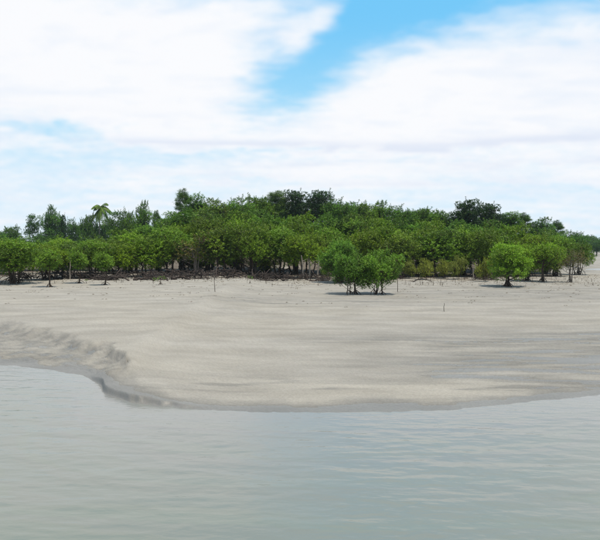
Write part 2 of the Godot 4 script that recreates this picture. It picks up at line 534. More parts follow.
func broadleaf(p: Dictionary) -> Array:
	# returns [wood, crown] meshes of one tree whose base is at the origin
	rng.seed = p.seed
	var wood := Buf.new()
	var crown := Buf.new()
	var h: float = p.h
	var rad: float = p.r
	var bottom: float = p.bottom            # height where the crown starts
	var cy := (h + bottom) * 0.5
	var ry := (h - bottom) * 0.5
	var lobes := []
	var nl: int = p.lobes
	var lr: float = p.lobe_r
	var tries := 0
	while lobes.size() < nl and tries < 600:
		tries += 1
		var q := rdir() * pow(rng.randf(), 0.4)
		var c := Vector3(q.x * maxf(rad - lr * 0.7, 0.1), cy + q.y * maxf(ry - lr * 0.55, 0.05), q.z * maxf(rad - lr * 0.7, 0.1))
		var lump := 0.95 + 0.75 * n_coarse.get_noise_3d(q.x * 1.3 + p.seed, q.y * 1.3, q.z * 1.3)
		c.x *= lump; c.z *= lump
		c.y = cy + (c.y - cy) * lerpf(1.0, lump, 0.6)
		if p.has("flat") and c.y < cy:
			c.y = cy + (cy - c.y) * 0.3
		if p.has("cone"):
			var lim: float = rad * (1.05 - 0.95 * (c.y - bottom) / (h - bottom))
			if Vector2(c.x, c.z).length() > maxf(lim, 0.12): continue
		var ok := true
		for o in lobes:
			if c.distance_to(o[0]) < lr * 0.72:
				ok = false
				break
		if ok or tries > 450:
			lobes.append([c, lr * rng.randf_range(0.6, 1.25), rng.randf_range(0.55, 1.38)])
	# stems
	var stems := []
	var ns: int = p.stems
	for k in ns:
		var a := TAU * (k + rng.randf() * 0.6) / ns
		var foot: Vector3 = Vector3(cos(a), 0, sin(a)) * (p.foot if ns > 1 else 0.0)
		var top := Vector3(cos(a), 0, sin(a)) * rad * rng.randf_range(0.05, 0.32) + Vector3(0, bottom + (h - bottom) * rng.randf_range(0.45, 0.7), 0)
		foot.y = -0.25
		var path := bent(foot, top, Vector3(rng.randf_range(-1, 1), 0, rng.randf_range(-1, 1)) * 0.05 * h, 9, 0.014 * h)
		tube(wood, path, p.trunk * rng.randf_range(0.8, 1.1), p.trunk * 0.25, 8, 0.8)
		if ns > 1:
			tube(wood, PackedVector3Array([Vector3(0, -0.22, 0), foot.lerp(path[1], 0.6)]), p.trunk * 1.1, p.trunk * 0.8, 8)
		stems.append(path)
	for o in lobes:
		var c: Vector3 = o[0]
		var best := 0
		var near := 1e9
		for k in stems.size():
			var e: float = (stems[k][stems[k].size() - 1] - c).length()
			if e < near:
				near = e; best = k
		var path: PackedVector3Array = stems[best]
		var at := path[0]
		near = 1e9
		for k in range(2, path.size()):
			var q: Vector3 = path[k]
			var need := Vector2(q.x - c.x, q.z - c.z).length() * 0.55
			var e := absf(c.y - need - q.y)
			if e < near:
				near = e; at = q
		var limb := bent(at, c, Vector3(0, -0.06 * (c - at).length(), 0), 5, 0.035 * (c - at).length())
		tube(wood, limb, p.trunk * rng.randf_range(0.22, 0.38), 0.012, 5)
		for k in 4:
			var q := rdir(); q.y = absf(q.y) * 0.8 - 0.1
			tube(wood, bent(limb[3] if k % 2 else c, c + q.normalized() * o[1] * 0.9, Vector3.ZERO, 3, 0.03), 0.016, 0.005, 3)
	# leaves
	var total := 0.0
	for o in lobes: total += o[1] * o[1]
	var ns2 := int(p.sprays * 1.35)
	for o in lobes:
		var n := int(ns2 * o[1] * o[1] / total)
		for k in n:
			var q := rdir()
			if q.y < 0.0 and rng.randf() < 0.35: q.y = -q.y
			var sq := Vector3(1.0, 0.72, 1.0)
			var pos: Vector3 = o[0] + q * sq * o[1] * (0.45 + 0.6 * pow(rng.randf(), 0.6)) * rng.randf_range(0.85, 1.12)
			if pos.y < 0.12: continue
			var dir: Vector3 = (q * 0.8 + Vector3.UP * p.get("lift", 0.3) + rdir() * 0.55).normalized()
			spray(crown, wood, pos, dir, p, o[2])
	# long shoots that break the outline
	for k in int(ns2 * p.get("shoots", 0.05)):
		var o = lobes[rng.randi_range(0, lobes.size() - 1)]
		var q := rdir(); q.y = absf(q.y) * 0.8 + 0.1
		var from: Vector3 = o[0] + q.normalized() * o[1] * Vector3(0.9, 0.65, 0.9)
		var way: Vector3 = (q * 0.7 + Vector3.UP * 0.8 + rdir() * 0.4).normalized()
		var reach: float = o[1] * rng.randf_range(0.4, 1.0)
		tube(wood, PackedVector3Array([o[0], from, from + way * reach]), 0.012, 0.004, 3)
		for e in 4:
			spray(crown, wood, from + way * reach * (e + 0.5) / 4.0, way, p, o[2] * 1.05)
	# roots that arch out of the mud
	var roots := Buf.new()
	for k in int(p.get("roots", 0)):
		var a := rng.randf() * TAU
		var hi: float = rng.randf_range(0.25, 0.9) * p.get("root_h", 1.0)
		var r: float = hi * rng.randf_range(0.6, 1.25) + 0.12
		var dirv := Vector3(cos(a), 0, sin(a))
		var own: PackedVector3Array = stems[k % stems.size()]
		var from2 := own[1]
		for e in own.size() - 1:
			if own[e].y <= hi and own[e + 1].y > hi:
				from2 = own[e].lerp(own[e + 1], (hi - own[e].y) / (own[e + 1].y - own[e].y))
		tube(roots, bent(from2, Vector3(from2.x, -0.2, from2.z) + dirv * r, (dirv * 0.30 + Vector3(0, 0.16, 0)) * hi, 5, 0.02), 0.032, 0.016, 4)
	return [wood.mesh(), crown.mesh()] + ([roots.mesh()] if roots.v.size() else [])

func needle_tree(p: Dictionary) -> Array:
	# feathery casuarina: upswept branches hung with fine drooping needles
	rng.seed = p.seed
	var wood := Buf.new()
	var crown := Buf.new()
	var h: float = p.h
	tube(wood, bent(Vector3(0, -0.25, 0), Vector3(rng.randf_range(-0.3, 0.3), h, rng.randf_range(-0.3, 0.3)), Vector3(0.12, 0, 0.08), 12, 0.05), p.trunk, 0.015, 7)
	for k in int(p.lobes):
		var t := pow(rng.randf(), 0.8)
		var y := lerpf(p.bottom, h * 0.97, t)
		var a := rng.randf() * TAU
		var ln: float = p.r * (1.1 - 0.85 * t) * rng.randf_range(0.6, 1.15)
		var tip := Vector3(cos(a) * ln, y + ln * rng.randf_range(0.25, 0.7), sin(a) * ln)
		var path := bent(Vector3(0, y, 0), tip, Vector3(0, -0.08 * ln, 0), 5, 0.04)
		tube(wood, path, 0.035, 0.008, 4)
		var tone := rng.randf_range(0.75, 1.2)
		for q in int(p.sprays):
			var u := pow(rng.randf(), 0.7)
			var at := path[0].lerp(tip, 0.2 + 0.85 * u) + rdir() * 0.20
			for e in 5:
				var dir := (Vector3(cos(a), 0.25, sin(a)) * 0.5 + rdir() * 0.75 + Vector3(0, -0.25, 0)).normalized()
				leaf(crown, at, dir, rdir(), p.ll * rng.randf_range(0.6, 1.3), p.lw, leaf_color(p, tone))
	return [wood.mesh(), crown.mesh()]

func palm(p: Dictionary) -> Array:
	rng.seed = p.seed
	var wood := Buf.new()
	var crown := Buf.new()
	var h: float = p.h
	var lean := Vector3(rng.randf_range(-1, 1), 0, rng.randf_range(-1, 1)) * 0.10 * h
	var top := Vector3(lean.x, h, lean.z)
	tube(wood, bent(Vector3(0, -0.25, 0), top, -lean * 0.35, 12, 0.0), 0.19, 0.10, 8, 0.5)
	for k in int(p.fronds):
		var a: float = TAU * k / p.fronds * 2.618 + rng.randf() * 0.4
		var rise := rng.randf_range(-0.7, 0.95)
		var ln: float = p.frond * rng.randf_range(0.62, 1.1)
		var out := Vector3(cos(a), 0, sin(a))
		var pts := PackedVector3Array()
		for q in 13:
			var t := q / 12.0
			pts.append(top + out * ln * (t * (1.0 - 0.12 * t)) * (1.0 - absf(rise) * 0.22) + Vector3(0, ln * (rise * t - (0.42 + 0.25 * rise) * t * t), 0))
		tube(crown, pts, 0.03, 0.006, 4)
		for q in range(crown.c.size() - 13 * 4 - 1, crown.c.size()):
			crown.c[q] = Color(0.10, 0.11, 0.035)
		var tone := rng.randf_range(0.75, 1.2)
		for q in 44:
			var t := 0.10 + 0.9 * (q + rng.randf()) / 44.0
			var fi := minf(t * 12.0, 11.99)
			var at := pts[int(fi)].lerp(pts[int(fi) + 1], fi - int(fi))
			var dir := (pts[int(fi) + 1] - pts[int(fi)]).normalized()
			var side := dir.cross(Vector3.UP).normalized()
			for e in [-1.0, 1.0]:
				var ld: Vector3 = (side * e * 0.9 + dir * 0.55 + Vector3(0, -0.35 - 0.35 * rng.randf(), 0)).normalized()
				leaf(crown, at, ld, Vector3.UP + rdir() * 0.3, 0.75 * sin(PI * clampf(t * 0.86 + 0.12, 0.0, 1.0)) + 0.12, 0.075, leaf_color(p, tone))
	return [wood.mesh(), crown.mesh()]

func sapling(p: Dictionary) -> Array:
	rng.seed = p.seed
	var wood := Buf.new()
	var crown := Buf.new()
	var h: float = p.h
	var tip := Vector3(rng.randf_range(-0.12, 0.12), h, rng.randf_range(-0.1, 0.1))
	var path := bent(Vector3(0, -0.2, 0), tip, Vector3(rng.randf_range(-0.08, 0.08), 0, 0.02), 7, 0.02)
	tube(wood, path, p.trunk, 0.008, 6)
	for k in int(p.lobes):
		var at := path[7].lerp(path[5], rng.randf())
		var q := rdir(); q.y = absf(q.y) * 0.6
		var e: Vector3 = at + q * p.r * rng.randf_range(0.4, 1.0)
		tube(wood, bent(at, e, Vector3.ZERO, 3, 0.02), 0.01, 0.004, 3)
		for s in int(p.sprays):
			spray(crown, wood, e + rdir() * 0.10, (q + rdir() * 0.8 + Vector3.UP * 0.3).normalized(), p, rng.randf_range(0.8, 1.2))
	var roots := Buf.new()
	for k in int(p.get("roots", 0)):
		var a := rng.randf() * TAU
		var dv := Vector3(cos(a), 0, sin(a))
		tube(roots, bent(Vector3(0, h * 0.28, 0), dv * rng.randf_range(0.18, 0.32) + Vector3(0, -0.12, 0), dv * 0.05, 4), 0.018, 0.010, 4)
	return [wood.mesh(), crown.mesh(), roots.mesh()]

var proto := {}

func make_prototypes() -> void:
	var green := Color(0.075, 0.115, 0.028)
	var specs := {
		# spreading mangroves of the shore row
		"mangrove_a": {"make": "broad", "seed": 101, "h": 4.6, "r": 2.3, "bottom": 1.05, "lobes": 34, "lobe_r": 0.78, "stems": 4, "foot": 0.22, "trunk": 0.10, "sprays": 1900, "ll": 0.17, "lw": 0.075, "roots": 16, "leaf": green},
		"mangrove_b": {"make": "broad", "seed": 102, "h": 4.2, "r": 2.5, "bottom": 0.95, "lobes": 36, "lobe_r": 0.72, "stems": 5, "foot": 0.30, "trunk": 0.085, "sprays": 2000, "ll": 0.16, "lw": 0.07, "roots": 20, "leaf": Color(0.085, 0.12, 0.026)},
		"mangrove_c": {"make": "broad", "seed": 103, "h": 5.2, "r": 2.2, "bottom": 1.2, "lobes": 34, "lobe_r": 0.75, "stems": 3, "foot": 0.18, "trunk": 0.12, "sprays": 1900, "ll": 0.17, "lw": 0.08, "roots": 12, "leaf": green},
		"umbrella_mangrove": {"make": "broad", "seed": 104, "h": 3.2, "r": 1.9, "bottom": 1.0, "lobes": 24, "lobe_r": 0.58, "stems": 1, "foot": 0.0, "trunk": 0.13, "sprays": 1300, "ll": 0.13, "lw": 0.06, "roots": 6, "root_h": 0.5, "flat": 1, "leaf": green},
		"beach_bush": {"make": "broad", "seed": 165, "h": 3.3, "r": 1.8, "bottom": 0.34, "lobes": 36, "lobe_r": 0.48, "stems": 4, "foot": 0.12, "trunk": 0.07, "sprays": 2500, "ll": 0.12, "lw": 0.055, "roots": 12, "root_h": 0.42, "leaf": Color(0.078, 0.125, 0.035)},
		"thin_stemmed": {"make": "broad", "seed": 171, "h": 2.7, "r": 1.7, "bottom": 0.3, "lobes": 26, "lobe_r": 0.46, "stems": 5, "foot": 0.4, "trunk": 0.05, "sprays": 1800, "ll": 0.12, "lw": 0.055, "roots": 8, "root_h": 0.4, "leaf": Color(0.074, 0.12, 0.034)},
		"slim_mangrove": {"make": "broad", "seed": 181, "h": 3.2, "r": 1.0, "bottom": 1.25, "lobes": 14, "lobe_r": 0.45, "stems": 1, "foot": 0.0, "trunk": 0.07, "sprays": 620, "ll": 0.13, "lw": 0.06, "roots": 9, "root_h": 0.45, "leaf": green},
		"low_shrub": {"make": "broad", "seed": 106, "h": 1.7, "r": 1.1, "bottom": 0.15, "lobes": 18, "lobe_r": 0.42, "stems": 5, "foot": 0.12, "trunk": 0.03, "sprays": 700, "ll": 0.12, "lw": 0.05, "leaf": Color(0.095, 0.11, 0.035)},
		# taller trees of the wood
		"wood_tree_a": {"make": "broad", "seed": 111, "h": 8.0, "r": 2.9, "bottom": 1.1, "lobes": 42, "lobe_r": 1.0, "stems": 2, "foot": 0.15, "trunk": 0.16, "sprays": 2600, "ll": 0.22, "lw": 0.10, "leaf": green},
		"wood_tree_b": {"make": "broad", "seed": 112, "h": 7.5, "r": 3.2, "bottom": 1.0, "lobes": 46, "lobe_r": 0.95, "stems": 3, "foot": 0.2, "trunk": 0.14, "sprays": 2800, "ll": 0.21, "lw": 0.10, "leaf": Color(0.07, 0.12, 0.034)},
		"wood_tree_c": {"make": "broad", "seed": 113, "h": 8.6, "r": 2.5, "bottom": 1.4, "lobes": 42, "lobe_r": 0.85, "stems": 1, "foot": 0.0, "trunk": 0.18, "sprays": 2400, "ll": 0.2, "lw": 0.09, "leaf": Color(0.066, 0.108, 0.03)},
		"dense_tree": {"make": "broad", "seed": 114, "h": 8.2, "r": 3.0, "bottom": 1.6, "lobes": 46, "lobe_r": 0.95, "stems": 1, "foot": 0.0, "trunk": 0.22, "sprays": 3200, "ll": 0.22, "lw": 0.11, "shoots": 0.012, "leaf": Color(0.05, 0.085, 0.03)},
		"spire_tree": {"make": "broad", "seed": 115, "h": 9.0, "r": 1.7, "bottom": 2.0, "lobes": 34, "lobe_r": 0.62, "stems": 1, "foot": 0.0, "trunk": 0.15, "sprays": 1500, "ll": 0.19, "lw": 0.08, "cone": 1, "lift": 0.6, "leaf": Color(0.06, 0.10, 0.035)},
		"open_tree": {"make": "broad", "seed": 116, "h": 9.0, "r": 2.6, "bottom": 4.2, "lobes": 20, "lobe_r": 0.68, "stems": 2, "foot": 0.1, "trunk": 0.13, "sprays": 850, "ll": 0.21, "lw": 0.09, "leaf": Color(0.06, 0.10, 0.035)},
		"casuarina": {"make": "needle_haze", "seed": 121, "h": 9.5, "r": 2.0, "bottom": 2.2, "lobes": 80, "trunk": 0.14, "sprays": 24, "ll": 0.42, "lw": 0.028, "leaf": Color(0.058, 0.09, 0.04)},
		"coconut_palm": {"make": "palm", "seed": 131, "h": 8.5, "fronds": 25, "frond": 3.3, "leaf": Color(0.062, 0.10, 0.032)},
		"leaning_palm": {"make": "palm", "seed": 137, "h": 7.4, "fronds": 22, "frond": 3.0, "leaf": Color(0.07, 0.105, 0.03)},
		"bare_tree": {"make": "broad", "seed": 141, "h": 3.6, "r": 1.7, "bottom": 0.9, "lobes": 24, "lobe_r": 0.5, "stems": 4, "foot": 0.1, "trunk": 0.075, "sprays": 330, "ll": 0.11, "lw": 0.05, "roots": 6, "root_h": 0.5, "leaf": Color(0.085, 0.075, 0.045)},
		"sapling_a": {"make": "sapling", "seed": 151, "h": 1.0, "r": 0.32, "lobes": 7, "trunk": 0.055, "sprays": 4, "ll": 0.12, "lw": 0.055, "roots": 7, "leaf": green},
		"sapling_b": {"make": "sapling", "seed": 152, "h": 0.8, "r": 0.4, "lobes": 8, "trunk": 0.045, "sprays": 3, "ll": 0.11, "lw": 0.05, "roots": 4, "leaf": green},
	}
	for k in specs:
		var p: Dictionary = specs[k]
		var made: Array
		match p.make:
			"broad": made = broadleaf(p)
			"needle_haze": made = needle_tree(p)
			"palm": made = palm(p)
			"sapling": made = sapling(p)
		var box: AABB = (made[1] as Mesh).get_aabb()
		proto[k] = {"wood": made[0], "crown": made[1], "h": box.end.y, "w": maxf(box.size.x, box.size.z), "roots": made[2] if made.size() > 2 else null}

var used_names := {}

func numbered(called: String) -> String:
	if not used_names.has(called):
		used_names[called] = 0
		return called
	used_names[called] += 1
	return "%s_%03d" % [called, used_names[called]]

func plant(kind: String, called: String, category: String, x: float, d: float, height: float, width: float, turn: float, tint: String, bark: String, label: String, group: String) -> void:
	var p: Dictionary = proto[kind]
	var o := Node3D.new()
	o.name = numbered(called)
	add_child(o)
	o.position = Vector3(x, land_height(x, d), -d)
	var sy: float = height / p.h
	var sx: float = width / p.w
	var deg := deg_to_rad(turn)
	o.rotation.y = deg
	o.scale = Vector3(sx, sy, sx)
	part("trunk", p.wood, M[bark], o)
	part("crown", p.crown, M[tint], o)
	if p.roots:
		part("prop_roots", p.roots, M[bark], o)
	o.set_meta("label", label)
	o.set_meta("category", category)
	o.set_meta("group", group)

# kind, name, category, x, distance from the water side, height, crown width, turn, leaf tint, bark, label, group
var trees := [
	["mangrove_b", "mangrove_tree", "tree", -21.19, 44, 3.41, 5.1, 224, "mid", "bark", "green mangrove cut by the left edge of the view", "mangroves along the edge of the sand"],
	["mangrove_a", "mangrove_tree", "tree", -18.64, 42.5, 3.19, 4.77, 267, "mid", "bark", "leftmost whole mangrove, with a thick dark trunk standing on the sand", "mangroves along the edge of the sand"],
	["mangrove_b", "mangrove_tree", "tree", -18.31, 47, 3.03, 4.22, 286, "lime", "bark", "low yellowish mangrove behind the slim single stemmed mangrove", "mangroves along the edge of the sand"],
	["mangrove_c", "mangrove_tree", "tree", -17.64, 50, 2.9, 4.12, 339, "mid", "pale_bark", "mangrove beside the pale bare pole, trunk pale and thin", "mangroves along the edge of the sand"],
	["mangrove_a", "mangrove_tree", "tree", -15.63, 49, 3.19, 4.03, 266, "mid", "bark", "round green mangrove behind the slim one with splayed stilt roots", "mangroves along the edge of the sand"],
	["mangrove_b", "mangrove_tree", "tree", -14.24, 51, 3.06, 4.39, 332, "lime", "bark", "bright lime mangrove over the left end of the dark driftwood", "mangroves along the edge of the sand"],
	["mangrove_c", "mangrove_tree", "tree", -12.28, 52, 3.47, 4.48, 10, "lime", "bark", "bright mangrove above the small table shaped sapling", "mangroves along the edge of the sand"],
	["mangrove_a", "mangrove_tree", "tree", -10.77, 54, 4.41, 5.25, 168, "mid", "bark", "leafy mangrove over the gap between two driftwood heaps", "mangroves along the edge of the sand"],
	["bare_tree", "mangrove_tree", "tree", -8.45, 53, 3.57, 4.36, 340, "olive", "grey_bark", "thin greyish twiggy mangrove before the wood's first high crowns", "mangroves along the edge of the sand"],
	["mangrove_c", "mangrove_tree", "tree", -6.46, 54, 4.41, 5.25, 234, "olive", "bark", "olive mangrove with a stout black trunk behind the bent stick", "mangroves along the edge of the sand"],
	["mangrove_b", "mangrove_tree", "tree", -4.14, 54, 4.75, 5.46, 324, "mid", "bark", "broad mangrove just beyond the bent stick, low limbs spreading", "mangroves along the edge of the sand"],
	["mangrove_a", "mangrove_tree", "tree", -1.77, 55, 4.65, 5.35, 41, "mid", "bark", "mangrove arching over the wide pale opening in the shore row", "mangroves along the edge of the sand"],
	["mangrove_b", "mangrove_tree", "tree", 0.57, 53, 4.25, 4.76, 169, "lime", "bark", "brightest yellow green mangrove, over a cluster of white trunks", "mangroves along the edge of the sand"],
	["beach_bush", "mangrove_tree", "tree", 2.96, 47, 3.37, 3.52, 89, "deep", "bark", "dark leafy bush close behind the lone beach pair", "mangroves along the edge of the sand"],
	["mangrove_a", "mangrove_tree", "tree", 8.6, 55, 4.14, 4.53, 196, "olive", "bark", "olive mangrove just beyond the thin upright stake", "mangroves along the edge of the sand"],
	["mangrove_c", "mangrove_tree", "tree", 12.02, 56, 4.51, 5.66, 207, "mid", "bark", "mid green mangrove behind the row of low olive shrubs", "mangroves along the edge of the sand"],
	["mangrove_b", "mangrove_tree", "tree", 15.29, 56, 4.68, 5.24, 5, "mid", "bark", "mangrove under the flat black crowns of the ridge", "mangroves along the edge of the sand"],
	["mangrove_a", "mangrove_tree", "tree", 17.41, 50, 3.1, 3.18, 78, "lime", "bark", "lime mangrove between the beach bush and the umbrella tree", "mangroves along the edge of the sand"],
	["thin_stemmed", "beach_tree", "tree", 2.96, 36.4, 2.48, 2.68, 101, "deep", "bark", "darker lower half of the lone beach pair, over a black oval shadow", "trees standing free on the sand"],
	["thin_stemmed", "beach_tree", "tree", 4.43, 36.6, 2.76, 2.81, 330, "mid", "bark", "brighter taller half of the lone beach pair, nearest the upright stake", "trees standing free on the sand"],
	["beach_bush", "beach_bush", "bush", 13.65, 43, 3.13, 3.43, 276, "lime", "bark", "bright green bush with two dark shadow strips on the sand", "trees standing free on the sand"],
	["umbrella_mangrove", "umbrella_tree", "tree", 18.08, 48.5, 3.16, 3.87, 57, "lime", "bark", "flat bottomed umbrella tree on one short black trunk", "trees standing free on the sand"],
	["bare_tree", "twiggy_tree", "tree", 19.95, 48, 2.65, 2.5, 287, "grey", "grey_bark", "sparse grey brown twiggy tree at the end of the wood", "trees standing free on the sand"],
	["low_shrub", "low_shrub", "shrub", 9.86, 51, 1.77, 1.88, 50, "olive", "bark", "rounded olive shrub with an open bare foot", "trees standing free on the sand"],
	["low_shrub", "low_shrub", "shrub", 8.78, 52.5, 1.58, 1.61, 222, "grey", "bark", "brownish low shrub beside the thin upright stake", "trees standing free on the sand"],
	["low_shrub", "low_shrub", "shrub", 11.71, 53, 1.65, 1.79, 46, "olive", "bark", "small olive shrub in the middle of the low shrubs", "trees standing free on the sand"],
	["low_shrub", "low_shrub", "shrub", 12.48, 51.5, 2.0, 1.74, 1, "grey", "bark", "pale olive shrub at the right end of the low shrubs", "trees standing free on the sand"],
	["low_shrub", "low_shrub", "shrub", 13.9, 49, 1.89, 1.65, 314, "olive", "bark", "olive shrub tucked against the bright green beach bush", "trees standing free on the sand"],
	["low_shrub", "low_shrub", "shrub", 6.44, 50, 1.87, 1.99, 75, "deep", "bark", "deep green shrub seen past the lone beach pair", "trees standing free on the sand"],
	["low_shrub", "low_shrub", "shrub", 2.11, 51, 1.38, 1.25, 78, "deep", "bark", "small dark shrub at the foot of the white trunks", "trees standing free on the sand"],
	["wood_tree_b", "wood_tree", "tree", -29.29, 62, 3.93, 6.56, 354, "deep", "bark", "deep green tree, first from the left in the wood's middle row", "trees of the wood's second row"],
	["wood_tree_b", "wood_tree", "tree", -26.5, 64, 3.39, 6.32, 314, "deep", "bark", "deep green tree, second from the left in the wood's middle row", "trees of the wood's second row"],
	["wood_tree_a", "wood_tree", "tree", -24.09, 66, 3.52, 6.52, 104, "deep", "bark", "deep green tree, third from the left in the wood's middle row", "trees of the wood's second row"],
	["wood_tree_b", "wood_tree", "tree", -20.02, 64, 3.29, 5.87, 346, "deep", "bark", "deep green tree, fourth from the left in the wood's middle row", "trees of the wood's second row"],
	["wood_tree_a", "wood_tree", "tree", -16.36, 62, 4.31, 5.91, 194, "mid", "bark", "mid green tree, fifth from the left in the wood's middle row", "trees of the wood's second row"],
	["wood_tree_b", "wood_tree", "tree", -13.72, 63, 5.29, 6.22, 244, "mid", "bark", "mid green tree, sixth from the left in the wood's middle row", "trees of the wood's second row"],
	["wood_tree_c", "wood_tree", "tree", -11.22, 62, 6.0, 5.91, 74, "deep", "bark", "deep green tree, seventh from the left in the wood's middle row", "trees of the wood's second row"],
	["wood_tree_b", "wood_tree", "tree", -8.7, 63, 6.3, 6.44, 339, "grey", "grey_bark", "brownish, thinly leaved tree, eighth from the left in the wood's middle row", "trees of the wood's second row"],
	["wood_tree_a", "wood_tree", "tree", -5.9, 62, 6.18, 6.12, 249, "mid", "bark", "mid green tree, ninth from the left in the wood's middle row", "trees of the wood's second row"],
	["wood_tree_b", "wood_tree", "tree", -3.29, 63, 6.3, 6.22, 348, "mid", "bark", "mid green tree, tenth from the left in the wood's middle row", "trees of the wood's second row"],
	["wood_tree_a", "wood_tree", "tree", -0.39, 63, 6.11, 6.44, 322, "lime", "bark", "sunlit yellow green tree, eleventh from the left in the wood's middle row", "trees of the wood's second row"],
	["wood_tree_c", "wood_tree", "tree", 2.38, 62, 5.71, 5.91, 108, "deep", "bark", "deep green tree, twelfth from the left in the wood's middle row", "trees of the wood's second row"],
	["wood_tree_b", "wood_tree", "tree", 4.75, 62, 6.0, 5.91, 130, "olive", "bark", "olive tree, thirteenth from the left in the wood's middle row", "trees of the wood's second row"],
	["wood_tree_a", "wood_tree", "tree", 7.54, 63, 5.82, 6.0, 60, "lime", "bark", "sunlit yellow green tree, fourteenth from the left in the wood's middle row", "trees of the wood's second row"],
	["wood_tree_b", "wood_tree", "tree", 10.05, 63, 5.62, 5.78, 52, "mid", "bark", "mid green tree, fifteenth from the left in the wood's middle row", "trees of the wood's second row"],
	["wood_tree_a", "wood_tree", "tree", 12.76, 64, 5.51, 5.87, 23, "lime", "bark", "sunlit yellow green tree, sixteenth from the left in the wood's middle row", "trees of the wood's second row"],
	["wood_tree_c", "wood_tree", "tree", 15.51, 64, 5.22, 5.87, 108, "deep", "bark", "deep green tree, seventeenth from the left in the wood's middle row", "trees of the wood's second row"],
	["wood_tree_b", "wood_tree", "tree", 17.97, 63, 5.43, 5.78, 217, "mid", "bark", "mid green tree, eighteenth from the left in the wood's middle row", "trees of the wood's second row"],
	["wood_tree_a", "wood_tree", "tree", 20.35, 62, 5.06, 5.47, 1, "lime", "bark", "sunlit yellow green tree, nineteenth from the left in the wood's middle row", "trees of the wood's second row"],
	["wood_tree_b", "wood_tree", "tree", 23.3, 62, 4.5, 5.25, 244, "mid", "bark", "mid green tree, twentieth from the left in the wood's middle row", "trees of the wood's second row"],
	["spire_tree", "skyline_tree", "tree", -16.49, 84, 6.22, 5.33, 122, "deep", "bark", "pointed deep green tree at the low left end of the rise", "trees on the wood's skyline"],
	["casuarina", "skyline_tree", "tree", -14.59, 82, 8.57, 4.34, 112, "deep", "bark", "tallest feathery pointed tree at the left shoulder of the rise", "trees on the wood's skyline"],
	["spire_tree", "skyline_tree", "tree", -12.52, 80, 7.65, 4.23, 295, "deep", "bark", "spire shaped tree just right of the tallest feathery one", "trees on the wood's skyline"],
	["wood_tree_c", "skyline_tree", "tree", -10.05, 78, 6.75, 6.05, 173, "olive", "bark", "brownish topped tree on the rise right of the two spires", "trees on the wood's skyline"],
	["wood_tree_b", "skyline_tree", "tree", -7.61, 80, 6.72, 6.21, 114, "mid", "bark", "round topped green tree above the bent stick on the skyline", "trees on the wood's skyline"],
	["wood_tree_a", "skyline_tree", "tree", -5.41, 84, 6.79, 5.93, 173, "mid", "bark", "mid green skyline tree with small tufts along its top", "trees on the wood's skyline"],
	["casuarina", "skyline_tree", "tree", -3.17, 86, 7.08, 5.76, 254, "mid", "bark", "feathery green tree before the flat dark crown at the summit", "trees on the wood's skyline"],
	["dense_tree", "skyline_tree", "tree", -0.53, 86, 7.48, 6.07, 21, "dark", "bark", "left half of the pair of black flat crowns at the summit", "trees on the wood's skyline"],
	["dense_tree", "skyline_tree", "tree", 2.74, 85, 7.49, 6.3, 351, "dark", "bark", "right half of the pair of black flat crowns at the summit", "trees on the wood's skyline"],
	["wood_tree_b", "skyline_tree", "tree", 5.09, 83, 6.38, 5.56, 8, "deep", "bark", "deep green tree stepping down right of the summit crowns", "trees on the wood's skyline"],
	["wood_tree_a", "skyline_tree", "tree", 7.73, 84, 5.83, 5.63, 270, "mid", "bark", "green skyline tree above the lone beach pair", "trees on the wood's skyline"],
	["wood_tree_c", "skyline_tree", "tree", 10.55, 86, 5.77, 5.46, 304, "mid", "bark", "light tufted skyline tree in the dip past the summit", "trees on the wood's skyline"],
	["wood_tree_b", "skyline_tree", "tree", 12.88, 84, 5.44, 5.63, 7, "deep", "bark", "even topped skyline tree above the thin upright stake", "trees on the wood's skyline"],
	["wood_tree_a", "skyline_tree", "tree", 15.64, 85, 5.01, 5.4, 284, "deep", "bark", "deep green skyline tree above the olive shrubs", "trees on the wood's skyline"],
	["wood_tree_c", "skyline_tree", "tree", 18.04, 84, 4.67, 5.33, 132, "deep", "bark", "lowest skyline tree left of the black flat crown", "trees on the wood's skyline"],
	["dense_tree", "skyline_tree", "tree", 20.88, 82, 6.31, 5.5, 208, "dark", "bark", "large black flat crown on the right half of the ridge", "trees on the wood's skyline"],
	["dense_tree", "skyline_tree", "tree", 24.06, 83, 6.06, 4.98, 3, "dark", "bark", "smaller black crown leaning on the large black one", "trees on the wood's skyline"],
	["spire_tree", "skyline_tree", "tree", 26.8, 84, 5.22, 4.74, 17, "deep", "bark", "narrow green tree right after the black crowns", "trees on the wood's skyline"],
	["casuarina", "skyline_tree", "tree", 29.55, 86, 5.61, 3.94, 65, "deep", "bark", "wispy upright tree on the falling right ridge", "trees on the wood's skyline"],
	["wood_tree_c", "skyline_tree", "tree", 31.79, 86, 5.71, 4.85, 344, "needle_haze", "bark", "grey green tree on the falling right ridge", "trees on the wood's skyline"],
	["casuarina", "skyline_tree", "tree", 34.69, 88, 6.02, 3.73, 71, "needle_haze", "bark", "thin feathery tree sticking out of the falling ridge", "trees on the wood's skyline"],
	["wood_tree_b", "skyline_tree", "tree", 37.41, 90, 5.21, 5.4, 272, "needle_haze", "bark", "last grey green tree of the ridge before the far shore", "trees on the wood's skyline"],
	["wood_tree_b", "skyline_tree", "tree", -13.69, 92, 6.9, 6.49, 335, "deep", "bark", "tree filling the notch behind the two spires", "trees on the wood's skyline"],
	["wood_tree_b", "skyline_tree", "tree", -4.61, 94, 6.7, 7.63, 339, "deep", "bark", "dark tree glimpsed behind the tufted skyline crowns", "trees on the wood's skyline"],
	["wood_tree_b", "skyline_tree", "tree", 7.21, 94, 6.04, 7.63, 124, "deep", "bark", "tree behind the step down from the summit", "trees on the wood's skyline"],
